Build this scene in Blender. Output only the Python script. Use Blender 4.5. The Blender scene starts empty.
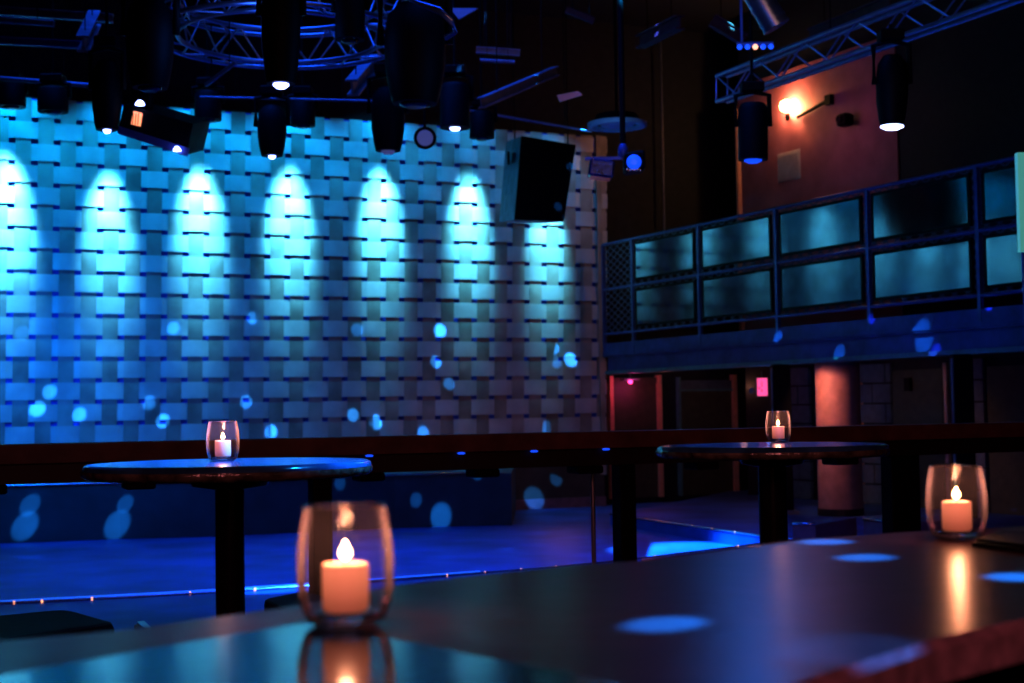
import bpy, math, random
from mathutils import Vector, Matrix
random.seed(7)
sc = bpy.context.scene
COL = sc.collection
PI = math.pi
# ------------------------------------------------------------------ camera
F = 1450.0
PITCH = math.radians(2.72); ROLL = math.radians(-0.875)
cam_d = bpy.data.cameras.new('camera'); cam = bpy.data.objects.new('camera', cam_d); COL.objects.link(cam)
CAMP = Vector((0, 0, 1.2))
RM = Matrix.Rotation(math.radians(90) + PITCH, 3, 'X') @ Matrix.Rotation(ROLL, 3, 'Z')
cam.matrix_world = Matrix.Translation(CAMP) @ RM.to_4x4()
cam_d.sensor_width = 36; cam_d.lens = F / 1024 * 36
cam_d.clip_start = 0.05; cam_d.clip_end = 200
cam_d.dof.use_dof = True; cam_d.dof.focus_distance = 4.6; cam_d.dof.aperture_fstop = 5.6
sc.camera = cam

def ray(x, y):
    return (RM @ Vector((x - 512, -(y - 341.5), -F)))
def at(x, y, Y):                       # point on the view ray at world depth Y
    d = ray(x, y); return CAMP + d * (Y / d.y)
def onz(x, y, z):                      # point on a level surface
    d = ray(x, y); return CAMP + d * ((z - CAMP.z) / d.z)
def onplane(x, y, P, N):
    d = ray(x, y); return CAMP + d * ((P - CAMP).dot(N) / d.dot(N))
def flat(v):
    v = Vector((v.x, v.y, 0)); return v.normalized()
DW = flat(ray(3893, 359.3))            # along the woven wall, to the right
NW = Vector((DW.y, -DW.x, 0))          # out of it, towards the room
DB = -flat(ray(-233, 422))             # along the balcony, towards the camera
NB = Vector((DB.y, -DB.x, 0))
if NB.x > 0: NB = -NB                  # out of the side wall, towards the room
UP = Vector((0, 0, 1))
PW = at(603, 430, 25.6)
PB = at(606, 400, 25.3)
PR = PB - NB * 2.4                     # side wall behind the balcony
HM = ((1.99742887e+01, -9.04175539e-02, -5.02258993e+02), (1.05011279e-01, 2.19227909e+01, -2.68260796e+01), (5.90812510e-03, -3.73773248e-04, 1.0))
def weave_pt(i, j, off=0.0):
    a, b, c = [r[0] * i + r[1] * j + r[2] for r in HM]
    return onplane(a / c + 512, b / c + 341.5, PW, NW) + NW * off
def zat(x, y, Y): return at(x, y, Y).z

# ------------------------------------------------------------------ materials
def mat(name, c, rough=.5, metal=0., emit=None, es=0., var=0., scale=8., bump=0., bscale=30., spec=.5, coat=0., alpha=None):
    m = bpy.data.materials.new(name); m.use_nodes = True
    nt = m.node_tree; b = nt.nodes['Principled BSDF']
    b.inputs['Base Color'].default_value = (*c, 1); b.inputs['Roughness'].default_value = rough
    b.inputs['Metallic'].default_value = metal; b.inputs['Specular IOR Level'].default_value = spec
    b.inputs['Coat Weight'].default_value = coat
    if emit: b.inputs['Emission Color'].default_value = (*emit, 1); b.inputs['Emission Strength'].default_value = es
    tc = nt.nodes.new('ShaderNodeTexCoord')
    if var:
        n = nt.nodes.new('ShaderNodeTexNoise'); n.inputs['Scale'].default_value = scale; n.inputs['Detail'].default_value = 5
        nt.links.new(tc.outputs['Object'], n.inputs['Vector'])
        r = nt.nodes.new('ShaderNodeValToRGB')
        r.color_ramp.elements[0].position = .3; r.color_ramp.elements[1].position = .7
        r.color_ramp.elements[0].color = (*[max(0, x * (1 - var)) for x in c], 1)
        r.color_ramp.elements[1].color = (*[min(1, x * (1 + var)) for x in c], 1)
        nt.links.new(n.outputs['Fac'], r.inputs['Fac']); nt.links.new(r.outputs['Color'], b.inputs['Base Color'])
    if bump:
        n2 = nt.nodes.new('ShaderNodeTexNoise'); n2.inputs['Scale'].default_value = bscale; n2.inputs['Detail'].default_value = 3
        nt.links.new(tc.outputs['Object'], n2.inputs['Vector'])
        bp = nt.nodes.new('ShaderNodeBump'); bp.inputs['Strength'].default_value = bump; bp.inputs['Distance'].default_value = .01
        nt.links.new(n2.outputs['Fac'], bp.inputs['Height']); nt.links.new(bp.outputs['Normal'], b.inputs['Normal'])
    return m
M = {}
M['weave'] = mat('woven_panel', (.60, .58, .53), .38, var=.22, scale=1.6, bump=.05)
M['weaveshaded'] = mat('woven_panel_shaded', (.40, .36, .29), .45, var=.45, scale=1.3, bump=.05)  # dimmer light on the upright strips is put into this darker brown
M['backing'] = mat('weave_backing', (.03, .10, .62), .6, var=.2)  # blue light behind the weave is put into this colour
M['lowerwall'] = mat('lower_wall', (.075, .055, .042), .6, var=.3, scale=3)
M['plaster'] = mat('mauve_plaster', (.34, .13, .17), .7, var=.18, scale=2.5, bump=.1)
M['darkwall'] = mat('dark_wall', (.012, .012, .015), .8, var=.3)
M['ceil'] = mat('black_ceiling', (.008, .008, .010), .8, var=.4)
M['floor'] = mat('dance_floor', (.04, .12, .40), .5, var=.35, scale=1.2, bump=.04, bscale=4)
M['stage'] = mat('stage_front', (.03, .08, .085), .7, var=.25, scale=2)
M['black'] = mat('black_metal', (.003, .003, .004), .6, var=.3, spec=.15)
M['blackg'] = mat('black_gloss', (.008, .008, .010), .18, var=.2, coat=.4)
M['truss'] = mat('aluminium_truss', (.42, .44, .50), .32, .9, var=.15)
M['steel'] = mat('grey_steel', (.20, .22, .26), .45, .6, var=.3)
M['bluepaint'] = mat('painted_steel', (.04, .07, .26), .5, .1, var=.3, scale=4)
M['railpaint'] = mat('rail_steel', (.06, .11, .30), .4, .3, var=.2)
M['wood'] = mat('red_wood', (.12, .045, .04), .5, var=.35, scale=9, bump=.05)
M['darkwood'] = mat('dark_wood', (.012, .007, .007), .5, var=.3, scale=9)
M['counter'] = mat('matte_counter', (.075, .030, .036), .30, spec=.07, var=.28, scale=7, bump=.06, bscale=22)
M['trimwood'] = mat('counter_edge', (.40, .25, .28), .5, var=.35, scale=40, bump=.3, bscale=60)
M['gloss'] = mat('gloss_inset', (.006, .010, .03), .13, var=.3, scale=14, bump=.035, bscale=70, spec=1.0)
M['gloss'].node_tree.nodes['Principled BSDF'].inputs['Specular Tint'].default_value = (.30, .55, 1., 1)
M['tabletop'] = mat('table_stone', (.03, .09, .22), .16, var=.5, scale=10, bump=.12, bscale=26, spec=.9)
M['tableedge'] = mat('table_edge', (.11, .08, .06), .25, var=.8, scale=22, bump=.8, bscale=30, spec=.8)
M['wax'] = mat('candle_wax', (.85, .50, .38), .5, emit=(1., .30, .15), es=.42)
def wax_glow_gradient(m):  # candle light in the wax is put in as glow, stronger towards the top
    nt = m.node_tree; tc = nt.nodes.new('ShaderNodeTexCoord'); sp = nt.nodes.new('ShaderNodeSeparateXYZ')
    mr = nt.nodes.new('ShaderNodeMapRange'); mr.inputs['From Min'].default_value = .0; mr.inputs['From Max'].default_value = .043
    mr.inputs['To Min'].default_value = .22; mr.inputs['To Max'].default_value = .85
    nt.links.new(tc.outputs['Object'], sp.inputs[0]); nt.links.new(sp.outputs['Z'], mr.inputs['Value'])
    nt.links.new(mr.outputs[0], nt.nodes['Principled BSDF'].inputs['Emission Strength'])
wax_glow_gradient(M['wax'])
M['wick'] = mat('candle_wick', (.02, .015, .01), .9)
M['flame'] = mat('candle_flame', (1, .8, .5), .5, emit=(1., .62, .27), es=16)
M['cushion'] = mat('black_vinyl', (.012, .022, .05), .6, spec=.2, var=.2, bump=.1)
M['led'] = mat('led_lens', (.6, .6, 1), .3, emit=(.30, .38, 1.), es=9)
M['ledbig'] = mat('led_lens_white', (.6, .7, 1), .3, emit=(.50, .62, 1.), es=4)
M['leddim'] = mat('led_lens_dim', (.1, .2, .6), .3, emit=(.01, .11, 1.), es=.9)
M['lenses'] = mat('grey_lens', (.10, .10, .18), .15, emit=(.05, .06, .16), es=1)
M['bulb'] = mat('warm_bulb', (1, .8, .5), .3, emit=(1., .50, .16), es=14)
M['exit'] = mat('exit_face', (.9, .2, .45), .4, emit=(1., .14, .38), es=1.0)
M['exitmark'] = mat('exit_mark', (.3, .02, .08), .5, emit=(.55, .05, .14), es=.5)
M['pinkbulb'] = mat('pink_bulb', (1, .2, .5), .3, emit=(1., .10, .36), es=2.2)
M['panel'] = mat('brushed_panel', (.12, .15, .18), .10, 1., var=.25, scale=3, bump=.03, bscale=14)
M['pinkpillar'] = mat('plaster_pillar', (.42, .22, .18), .6, var=.15)
M['jamb'] = mat('varnished_jamb', (.85, .42, .24), .35, var=.1)
M['olive'] = mat('olive_door', (.07, .065, .035), .6, var=.2)
M['tile'] = mat('grey_block', (.10, .13, .17), .6, var=.2)
M['teal'] = mat('teal_trim', (.10, .26, .26), .5, var=.2)
M['ring'] = mat('pale_ring', (.34, .42, .46), .5, var=.1)
M['vent'] = mat('vent_plate', (.52, .45, .45), .6, var=.1)
M['pale'] = mat('pale_board', (.3, .6, .5), .5, emit=(.10, .45, .37), es=.55)  # light on the board is put into this material as a low glow
M['strip'] = mat('edge_strip', (.5, .5, .6), .25, .9)
M['glow'] = mat('blue_edge_light', (.1, .3, 1), .4, emit=(.03, .22, 1.), es=.7)
M['spark'] = mat('amber_lamp', (1, .5, .3), .4, emit=(1., .42, .22), es=1.6)
M['beamwarm'] = mat('brown_joist', (.12, .05, .045), .9, var=.3)
M['mauve'] = mat('step_face', (.26, .13, .15), .6, var=.2)
M['lensglow'] = mat('amber_coil', (1, .4, .2), .4, emit=(1., .36, .18), es=1.4)
def glass_mat():
    m = bpy.data.materials.new('clear_glass'); m.use_nodes = True; nt = m.node_tree
    nt.nodes.remove(nt.nodes['Principled BSDF']); out = nt.nodes['Material Output']
    tr = nt.nodes.new('ShaderNodeBsdfTransparent'); tr.inputs['Color'].default_value = (.93, .92, .94, 1)
    gl = nt.nodes.new('ShaderNodeBsdfGlossy'); gl.inputs['Roughness'].default_value = .03; gl.inputs['Color'].default_value = (1, 1, 1, 1)
    fr = nt.nodes.new('ShaderNodeLayerWeight'); fr.inputs['Blend'].default_value = .13
    df = nt.nodes.new('ShaderNodeBsdfTranslucent'); df.inputs['Color'].default_value = (.85, .75, 1, 1)
    m2 = nt.nodes.new('ShaderNodeMixShader')
    lf = nt.nodes.new('ShaderNodeLayerWeight'); lf.inputs['Blend'].default_value = .5
    mr = nt.nodes.new('ShaderNodeMapRange'); mr.inputs['From Min'].default_value = .35; mr.inputs['From Max'].default_value = 1.
    mr.inputs['To Min'].default_value = .006; mr.inputs['To Max'].default_value = .12
    nt.links.new(lf.outputs['Facing'], mr.inputs['Value']); nt.links.new(mr.outputs[0], m2.inputs[0])
    tc = nt.nodes.new('ShaderNodeTexCoord'); nz = nt.nodes.new('ShaderNodeTexNoise'); nz.inputs['Scale'].default_value = 70
    bp = nt.nodes.new('ShaderNodeBump'); bp.inputs['Strength'].default_value = .5; bp.inputs['Distance'].default_value = .004
    nt.links.new(tc.outputs['Object'], nz.inputs['Vector']); nt.links.new(nz.outputs['Fac'], bp.inputs['Height']); nt.links.new(bp.outputs['Normal'], gl.inputs['Normal'])
    mx = nt.nodes.new('ShaderNodeMixShader')
    nt.links.new(fr.outputs['Fresnel'], mx.inputs[0]); nt.links.new(tr.outputs[0], m2.inputs[1]); nt.links.new(df.outputs[0], m2.inputs[2]); nt.links.new(m2.outputs[0], mx.inputs[1]); nt.links.new(gl.outputs[0], mx.inputs[2])
    nt.links.new(mx.outputs[0], out.inputs['Surface']); return m
M['glass'] = glass_mat()
def base_glass_mat():
    m = bpy.data.materials.new('thick_glass'); m.use_nodes = True; nt = m.node_tree
    nt.nodes.remove(nt.nodes['Principled BSDF']); out = nt.nodes['Material Output']
    g = nt.nodes.new('ShaderNodeBsdfGlass'); g.inputs['Roughness'].default_value = .02; g.inputs['IOR'].default_value = 1.5
    nt.links.new(g.outputs[0], out.inputs['Surface']); return m
M['glassbase'] = base_glass_mat()
def mesh_mat():                        # expanded metal infill: diamonds cut out by a procedural pattern
    m = bpy.data.materials.new('expanded_metal'); m.use_nodes = True; nt = m.node_tree
    b = nt.nodes['Principled BSDF']; b.inputs['Base Color'].default_value = (.05, .07, .13, 1); b.inputs['Roughness'].default_value = .5
    tc = nt.nodes.new('ShaderNodeTexCoord'); sp = nt.nodes.new('ShaderNodeSeparateXYZ'); nt.links.new(tc.outputs['Object'], sp.inputs[0])
    def ma(op, a, bb=None, v=None):
        n = nt.nodes.new('ShaderNodeMath'); n.operation = op; nt.links.new(a, n.inputs[0])
        if bb is not None: nt.links.new(bb, n.inputs[1])
        if v is not None: n.inputs[1].default_value = v
        return n.outputs[0]
    y = ma('MULTIPLY', sp.outputs['Y'], v=16); z = ma('MULTIPLY', sp.outputs['Z'], v=26)
    p = ma('ABSOLUTE', ma('SINE', ma('ADD', y, z))); q = ma('ABSOLUTE', ma('SINE', ma('SUBTRACT', y, z)))
    k = ma('LESS_THAN', ma('MINIMUM', p, q), v=.30)
    nt.links.new(k, b.inputs['Alpha']); return m
M['mesh'] = mesh_mat()
M['scanner'] = mat('scanner_shell', (.02, .03, .10), .2, .5, var=.8, scale=18, bump=.5, bscale=25)

# ------------------------------------------------------------------ mesh helpers
class MB:
    def __init__(s): s.v = []; s.f = []; s.smooth = []
    def add(s, vs, fs, sm=False):
        o = len(s.v); s.v += [Vector(v) for v in vs]
        for f in fs: s.f.append([o + k for k in f]); s.smooth.append(sm)
        return s
    def box(s, c, size, ax=None, bev=0):
        c = Vector(c); X, Y, Z = ax or (Vector((1, 0, 0)), Vector((0, 1, 0)), UP)
        a, b, d = [k / 2 for k in size]
        if bev <= 0:
            vs = [c + X * a * i + Y * b * j + Z * d * k for i in (-1, 1) for j in (-1, 1) for k in (-1, 1)]
            return s.add(vs, [(0, 1, 3, 2), (4, 6, 7, 5), (0, 4, 5, 1), (2, 3, 7, 6), (0, 2, 6, 4), (1, 5, 7, 3)])
        # bevelled box: rounded-corner outline swept with chamfered top and bottom
        o = []
        for (i, j) in ((1, 1), (-1, 1), (-1, -1), (1, -1)):
            base = {(1, 1): 0, (-1, 1): 90, (-1, -1): 180, (1, -1): 270}[(i, j)]
            for t in (0, 30, 60, 90):
                an = math.radians(base + t); o.append((i * (a - bev) + bev * math.cos(an), j * (b - bev) + bev * math.sin(an), i, j))
        rings = []
        for (k, sh) in ((-d, bev), (-d + bev, 0), (d - bev, 0), (d, bev)):
            rings.append([c + X * (x - math.copysign(min(sh, abs(x)), x)) + Y * (y - math.copysign(min(sh, abs(y)), y)) + Z * k for x, y, _, _ in o])
        n = len(o); vs = sum(rings, []); fs = []
        for r in range(3):
            for q in range(n): fs.append((r * n + q, r * n + (q + 1) % n, (r + 1) * n + (q + 1) % n, (r + 1) * n + q))
        fs.append(tuple(reversed(range(n)))); fs.append(tuple(range(3 * n, 4 * n)))
        return s.add(vs, fs)
    def tube(s, p, q, r, n=10, r2=None):
        p = Vector(p); q = Vector(q); r2 = r if r2 is None else r2
        d = (q - p).normalized(); a = d.orthogonal().normalized(); b = d.cross(a)
        vs = [p + (a * math.cos(2 * PI * k / n) + b * math.sin(2 * PI * k / n)) * r for k in range(n)]
        vs += [q + (a * math.cos(2 * PI * k / n) + b * math.sin(2 * PI * k / n)) * r2 for k in range(n)]
        s.add(vs, [(k, (k + 1) % n, n + (k + 1) % n, n + k) for k in range(n)], True)
        return s.add(vs, [tuple(reversed(range(n))), tuple(range(n, 2 * n))])
    def path(s, pts, r, n=8, closed=False):
        pts = [Vector(p) for p in pts]; L = len(pts); rings = []
        for k, p in enumerate(pts):
            if closed: d = pts[(k + 1) % L] - pts[k - 1]
            else: d = pts[min(k + 1, L - 1)] - pts[max(k - 1, 0)]
            d.normalize(); a = d.cross(UP)
            if a.length < .05: a = d.cross(Vector((1, 0, 0)))
            a.normalize(); b = a.cross(d)
            rings.append([p + (a * math.cos(2 * PI * t / n) + b * math.sin(2 * PI * t / n)) * r for t in range(n)])
        fs = []
        for k in range(L if closed else L - 1):
            k2 = (k + 1) % L
            for t in range(n): fs.append((k * n + t, k * n + (t + 1) % n, k2 * n + (t + 1) % n, k2 * n + t))
        if not closed: fs += [tuple(reversed(range(n))), tuple(range((L - 1) * n, L * n))]
        return s.add(sum(rings, []), fs, True)
    def lathe(s, c, prof, n=32, axis=UP, caps=(True, True)):
        c = Vector(c); ax = Vector(axis).normalized(); a = ax.orthogonal().normalized(); b = ax.cross(a)
        vs = []
        for r, z in prof: vs += [c + ax * z + (a * math.cos(2 * PI * t / n) + b * math.sin(2 * PI * t / n)) * r for t in range(n)]
        fs = [(k * n + t, k * n + (t + 1) % n, (k + 1) * n + (t + 1) % n, (k + 1) * n + t) for k in range(len(prof) - 1) for t in range(n)]
        s.add(vs, fs, True)
        if caps[0]: s.add(vs[:n], [tuple(reversed(range(n)))])
        if caps[1]: s.add(vs[-n:], [tuple(range(n))])
        return s
    def prism(s, poly, z0, z1):
        n = len(poly); A = [Vector((p[0], p[1], z0)) for p in poly]; B = [Vector((p[0], p[1], z1)) for p in poly]
        ar = sum(poly[k][0] * poly[(k + 1) % n][1] - poly[(k + 1) % n][0] * poly[k][1] for k in range(n))
        if ar < 0: A.reverse(); B.reverse()
        return s.add(A + B, [tuple(reversed(range(n))), tuple(range(n, 2 * n))] + [(k, (k + 1) % n, n + (k + 1) % n, n + k) for k in range(n)])
    def hexa(s, q, back):               # four front corners pushed back by a vector
        q = [Vector(p) for p in q]; b = [p + Vector(back) for p in q]
        return s.add(q + b, [(0, 1, 2, 3), (7, 6, 5, 4), (0, 4, 5, 1), (1, 5, 6, 2), (2, 6, 7, 3), (3, 7, 4, 0)])
    def build(s, name, m, parent=None, loc=None):
        if parent is not None: o0 = parent['_w'] if '_w' in parent else (0, 0, 0); o0 = Vector(o0)
        elif loc is not None: o0 = Vector(loc)
        else:
            xs = [v.x for v in s.v]; ys = [v.y for v in s.v]; zs = [v.z for v in s.v]
            o0 = Vector(((min(xs) + max(xs)) / 2, (min(ys) + max(ys)) / 2, min(zs)))
        me = bpy.data.meshes.new(name); me.from_pydata([v - o0 for v in s.v], [], s.f)
        me.polygons.foreach_set('use_smooth', s.smooth); me.validate(); me.update()
        me.materials.append(m); o = bpy.data.objects.new(name, me); COL.objects.link(o)
        o['_w'] = tuple(o0)
        if parent is not None: o.parent = parent
        else: o.location = o0
        return o
def thing(name, label, cat, loc, group=None):
    o = bpy.data.objects.new(name, None); COL.objects.link(o); o.location = loc; o['_w'] = tuple(loc)
    o.empty_display_size = .1
    o['label'] = label; o['category'] = cat
    if group: o['group'] = group
    return o
def tag(o, label, cat, group=None):
    o['label'] = label; o['category'] = cat
    if group: o['group'] = group
    return o
def struct(o): o['kind'] = 'structure'; return o

# ------------------------------------------------------------------ room shell
ZF = -.5; ZT = -.35; CZ = 8.2
def edge_poly(px, z): return [onz(x, y, z) for x, y in px]
# woven wall: real ribbons passing over and under each other
AMP = .012
def wv(s): return math.copysign(abs(s) ** .40, s)
J0, J1 = -10, 7
I0, I1 = -5, 30
mb = MB()
for i in range(I0, I1 + 1):
    n = (J1 - J0) * 8; vs = []
    hi = .85 if i < I1 else .70
    for k in range(n + 1):
        y = J0 + k / 8; o = .004 * (-1) ** i * math.sin(PI * y)
        for x in (.15, hi): vs.append(weave_pt(i + x, y, o))
    mb.add(vs, [(2 * k, 2 * k + 2, 2 * k + 3, 2 * k + 1) for k in range(n)], False)
vertical_mb = mb; mb = MB()
for j in range(J0, J1):
    n = (I1 - I0 + 1) * 8; vs = []
    for k in range(n + 1 - 2):
        x = I0 + k / 8; o = -AMP * (-1) ** j * wv(math.sin(PI * x))
        for y in (.115, .91): vs.append(weave_pt(x, j + y, o - .002 + .006 * y))
    mb.add(vs, [(2 * k, 2 * k + 1, 2 * k + 3, 2 * k + 2) for k in range(n - 2)], False)
wb = struct(mb.build('wall_back', M['weave'], None, PW))
vertical_mb.build('upright_strips', M['weaveshaded'], wb)
bk = MB().hexa([weave_pt(I0, J0, -.06), weave_pt(I0, J1, -.06), weave_pt(I1 + .75, J1, -.06), weave_pt(I1 + .75, J0, -.06)], -NW * .05)
bk.build('backing_board', M['backing'], wb)
# plain wall under and beyond the weave
def wallbox(x0, x1, z0, z1, P, D, N, th=.2, front=0.):
    a = onplane(x0, 400, P, N); b = onplane(x1, 400, P, N)
    return MB().hexa([Vector((a.x, a.y, z0)) + N * front, Vector((b.x, b.y, z0)) + N * front, Vector((b.x, b.y, z1)) + N * front, Vector((a.x, a.y, z1)) + N * front], -N * th)
zlow = weave_pt(10, J1).z
struct(wallbox(-260, 603, ZF - .1, zlow - .02, PW, DW, NW, .15).build('wall_low', M['lowerwall']))
struct(wallbox(-260, 606, ZF - .1, CZ, PW - NW * .3, DW, NW, .2).build('wall_rear', M['darkwall']))
struct(wallbox(599.5, 604.5, zlow - .4, weave_pt(30, J0).z, PW, DW, NW, .25, .04).build('trim_1', M['weaveshaded']))
struct(wallbox(512, 603, ZF, ZF + .17, PW, DW, NW, .1, .05).build('baseboard_back', M['mauve']))
# back wall continuing to the right, behind the balcony
PW2 = PW - NW * .3
struct(wallbox(604, 860, -.5, CZ, PW2, DW, NW, .2).build('wall_back_upper', M['darkwall']))
# side wall
q = [onplane(746, 400, PR, NB)]; a = q[0]; b = a + DB * 24
struct(MB().hexa([Vector((a.x, a.y, 2.0)), Vector((b.x, b.y, 2.0)), Vector((b.x, b.y, CZ)), Vector((a.x, a.y, CZ))], -NB * .2).build('wall_right', M['darkwall']))
b2 = onplane(906, 400, PR, NB); zt_ = onplane(800, 66, PR, NB).z
struct(MB().hexa([Vector((a.x, a.y, 2.2)) + NB * .03, Vector((b2.x, b2.y, 2.2)) + NB * .03, Vector((b2.x, b2.y, zt_)) + NB * .03, Vector((a.x, a.y, zt_)) + NB * .03], -NB * .028).build('wall_right_plaster', M['plaster']))
struct(MB().hexa([Vector((a.x, a.y, -.5)), Vector((b.x, b.y, -.5)), Vector((b.x, b.y, 2.0)), Vector((a.x, a.y, 2.0))], -NB * .2).build('wall_right_lower', M['darkwall']))
struct(MB().tube(Vector((a.x, a.y, 1.9)) + NB * .04, Vector((a.x, a.y, 6.5)) + NB * .04, .06, 12).build('trim_2', M['pinkpillar']))
# ceiling, floors
struct(MB().box((6, 14, CZ + .1), (44, 40, .2)).build('ceiling', M['ceil']))
struct(MB().box((6, 19, ZF - .05), (44, 30, .1)).build('floor_lower', M['floor']))
EDGE = [(-160, 612), (-80, 608.5), (0, 605), (110, 599.3), (217, 593.3), (310, 587.3), (395, 581), (480, 574.6), (564, 568), (603, 564), (642, 559.5), (700, 552.5), (760, 545), (800, 540.5)]
EDGE2 = [(800, 541.5), (760, 537), (712, 530), (665, 523), (610, 515)]
e1 = edge_poly(EDGE, ZT); e2 = edge_poly(EDGE2, ZT)
near = [Vector((20, 5, 0)), Vector((-12, 5, 0))]
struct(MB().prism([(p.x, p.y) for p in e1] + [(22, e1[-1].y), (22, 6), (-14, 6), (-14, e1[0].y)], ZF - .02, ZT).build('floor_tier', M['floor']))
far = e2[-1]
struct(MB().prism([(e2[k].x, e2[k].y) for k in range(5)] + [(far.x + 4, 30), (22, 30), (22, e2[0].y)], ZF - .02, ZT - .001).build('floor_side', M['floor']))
# upper floor where the tables stand
rp0 = at(0, 445, 6.0)
fl = [rp0 + NW * .5 - DW * 8, rp0 + NW * .5 + DW * 16]
fl = [rp0 - NW * .35 - DW * 8, rp0 - NW * .35 + DW * 16]
struct(MB().prism([(fl[0].x, fl[0].y), (fl[1].x, fl[1].y), (16, -2), (-9, -2)], -.4, 0).build('floor', M['darkwood']))
# stage along the woven wall
SB = edge_poly([(-200, 549.5), (-60, 546), (0, 543.5), (120, 539), (215, 536.5), (300, 532.5), (395, 528), (470, 526), (512, 525.3)], ZF)
back = [onplane(512, 400, PW, NW) + NW * .1, onplane(-240, 400, PW, NW) + NW * .1]
zst = .27
st = thing('stage', 'low dark stage with a curved teal lit front below the woven wall', 'stage', (SB[4].x, SB[4].y, ZF))
MB().prism([(p.x, p.y) for p in SB] + [(p.x, p.y) for p in back], ZF, zst).build('stage_body', M['stage'], st)
MB().path([Vector((p.x, p.y, zst + .01)) - Vector((0, .02, 0)) for p in SB[:8]], .016, 6).build('metal_nosing', M['strip'], st)
for x in (134, 215 + 110):
    p = onz(x, 538 if x < 200 else 531.5, ZF)
# light strips on the floor edges
t = thing('edge_strip', 'thin glittering strip along the curved near edge of the blue dance floor', 'light strip', e1[4])
MB().path([p + UP * .012 for p in e1[:-1]], .012, 6).build('metal_profile', M['strip'], t)
MB().path([p + UP * .03 + Vector((0, .02, 0)) for p in e1[1:8]], .007, 6).build('lit_tube', M['glow'], t)
for x, y in ((14, 604.3), (42, 603), (92, 600.3), (190, 594.8), (255, 591), (447, 577.1), (485, 574.2), (521, 571.3), (556, 568.6), (655, 557.8), (738, 547.8)):
    p = onz(x, y, ZT); MB().lathe(p + UP * .0, [(.008, 0), (.010, .022), (.005, .028)], 10).build('amber_bulb', M['spark'], t)
t = thing('edge_strip', 'thin strip along the far right edge of the dance floor', 'light strip', e2[2])
MB().path([p + UP * .012 for p in e2], .014, 6).build('metal_profile', M['strip'], t)
for x, y in ((692, 527), (712, 530), (735, 533.4)):
    p = onz(x, y, ZT); MB().lathe(p, [(.008, 0), (.010, .022), (.005, .028)], 10).build('amber_bulb', M['spark'], t)

# ------------------------------------------------------------------ balcony
def bal(x, z, off=0.):                 # a point on the balcony front at pixel column x and height z
    p = onplane(x, 400, PB, NB); return Vector((p.x, p.y, z)) + NB * off
def balt(Y, z, off=0.):                # by depth
    s = (Y - PB.y) / DB.y; p = PB + DB * s; return Vector((p.x, p.y, z)) + NB * off
ZB = {'top': 4.07, 'mid': 3.28, 'bot': 2.50, 'deck': 2.30}
bl = thing('balcony', 'dark blue steel balcony with gridded railing along the right side', 'balcony', bal(606, ZT))
yF = PB.y; yN = 11.0
def bbar(z0, z1, o0, o1, name, m):
    A, B = balt(yF, 0), balt(yN, 0)
    return MB().hexa([Vector((A.x, A.y, z0)) + NB * o1, Vector((B.x, B.y, z0)) + NB * o1, Vector((B.x, B.y, z1)) + NB * o1, Vector((A.x, A.y, z1)) + NB * o1], NB * (o0 - o1)).build(name, m, bl)
bbar(2.10, 2.34, -.10, .02, 'upper_beam', M['bluepaint'])
bbar(1.86, 2.10, -.16, -.05, 'lower_beam', M['bluepaint'])
bbar(2.13, 2.18, .0, .05, 'beam_flange', M['bluepaint'])
bbar(1.80, 1.86, -.2, .01, 'teal_edge', M['teal'])  # green light along the beam's lower edge is put into this colour
bbar(1.90, 2.2, -2.4, -.2, 'deck', M['darkwall'])
for k, z in (('top', ZB['top']), ('mid', ZB['mid']), ('bot', ZB['bot'])):
    MB().tube(balt(yF, z), balt(yN, z), .026, 10).build({'top': 'top_rail', 'mid': 'middle_rail', 'bot': 'bottom_rail'}[k], M['railpaint'], bl)
inv = [.001152 - .0000825 * k for k in range(-1, 9)]
postx = [606] + [1 / v - 233 for v in inv[1:8]]
for x in postx[:]:
    p = bal(x, 0)
    MB().box((p.x, p.y, (ZB['top'] + 2.1) / 2) , (.055, .055, ZB['top'] - 2.1), (DB, NB, UP)).build('post', M['railpaint'], bl)
for k in range(len(postx) - 1):
    A, B = bal(postx[k], 0), bal(postx[k + 1], 0)
    L = (B - A).length
    for zc in ((ZB['top'] + ZB['mid']) / 2, (ZB['mid'] + ZB['bot']) / 2):
        c = (A + B) / 2; c.z = zc
        MB().box(c - NB * .01, (L - .06, .006, .74), (DB, NB, UP)).build('mesh_infill', M['mesh'], bl)
        if k > 0:
            fr = MB()
            w, h = L - .24, .60
            for s in (-1, 1):
                fr.box(c + DB * s * (w / 2) + NB * .01, (.05, .03, h + .05), (DB, NB, UP)); fr.box(c + UP * s * (h / 2) + NB * .01, (w, .03, .04), (DB, NB, UP))
            f = fr.build('panel_frame', M['black'], bl)
            MB().box(c + NB * .018, (w - .04, .012, h - .04), (DB, NB, UP)).build('panel', M['panel'], f)
# support columns under it
def column(x0, x1, Y, ztop, label, m=M['black'], z0=ZT, y0=400):
    a, b = at(x0, y0, Y), at(x1, y0, Y); w = (b - a).length; c = (a + b) / 2
    t = thing('support_column', label, 'column', (c.x, c.y, z0))
    MB().box((c.x, c.y, (z0 + ztop) / 2), (w, w * .8, ztop - z0), None, .015).build('shaft', m, t)
    MB().box((c.x, c.y, z0 + .03), (w * 1.5, w * 1.3, .06)).build('foot_plate', M['steel'], t)
    MB().box((c.x - w / 2 - .012, c.y - w * .3, (z0 + ztop) / 2), (.02, .03, ztop - z0 - .1)).build('conduit', M['teal'], t)
    return t
Yc = bal(779, 0).y
column(772, 790, Yc, 1.80, 'black steel column under the balcony behind the right-hand high table')
column(952, 972, bal(962, 0).y, 1.80, 'black steel column under the balcony above the right-hand counter candle')

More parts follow.
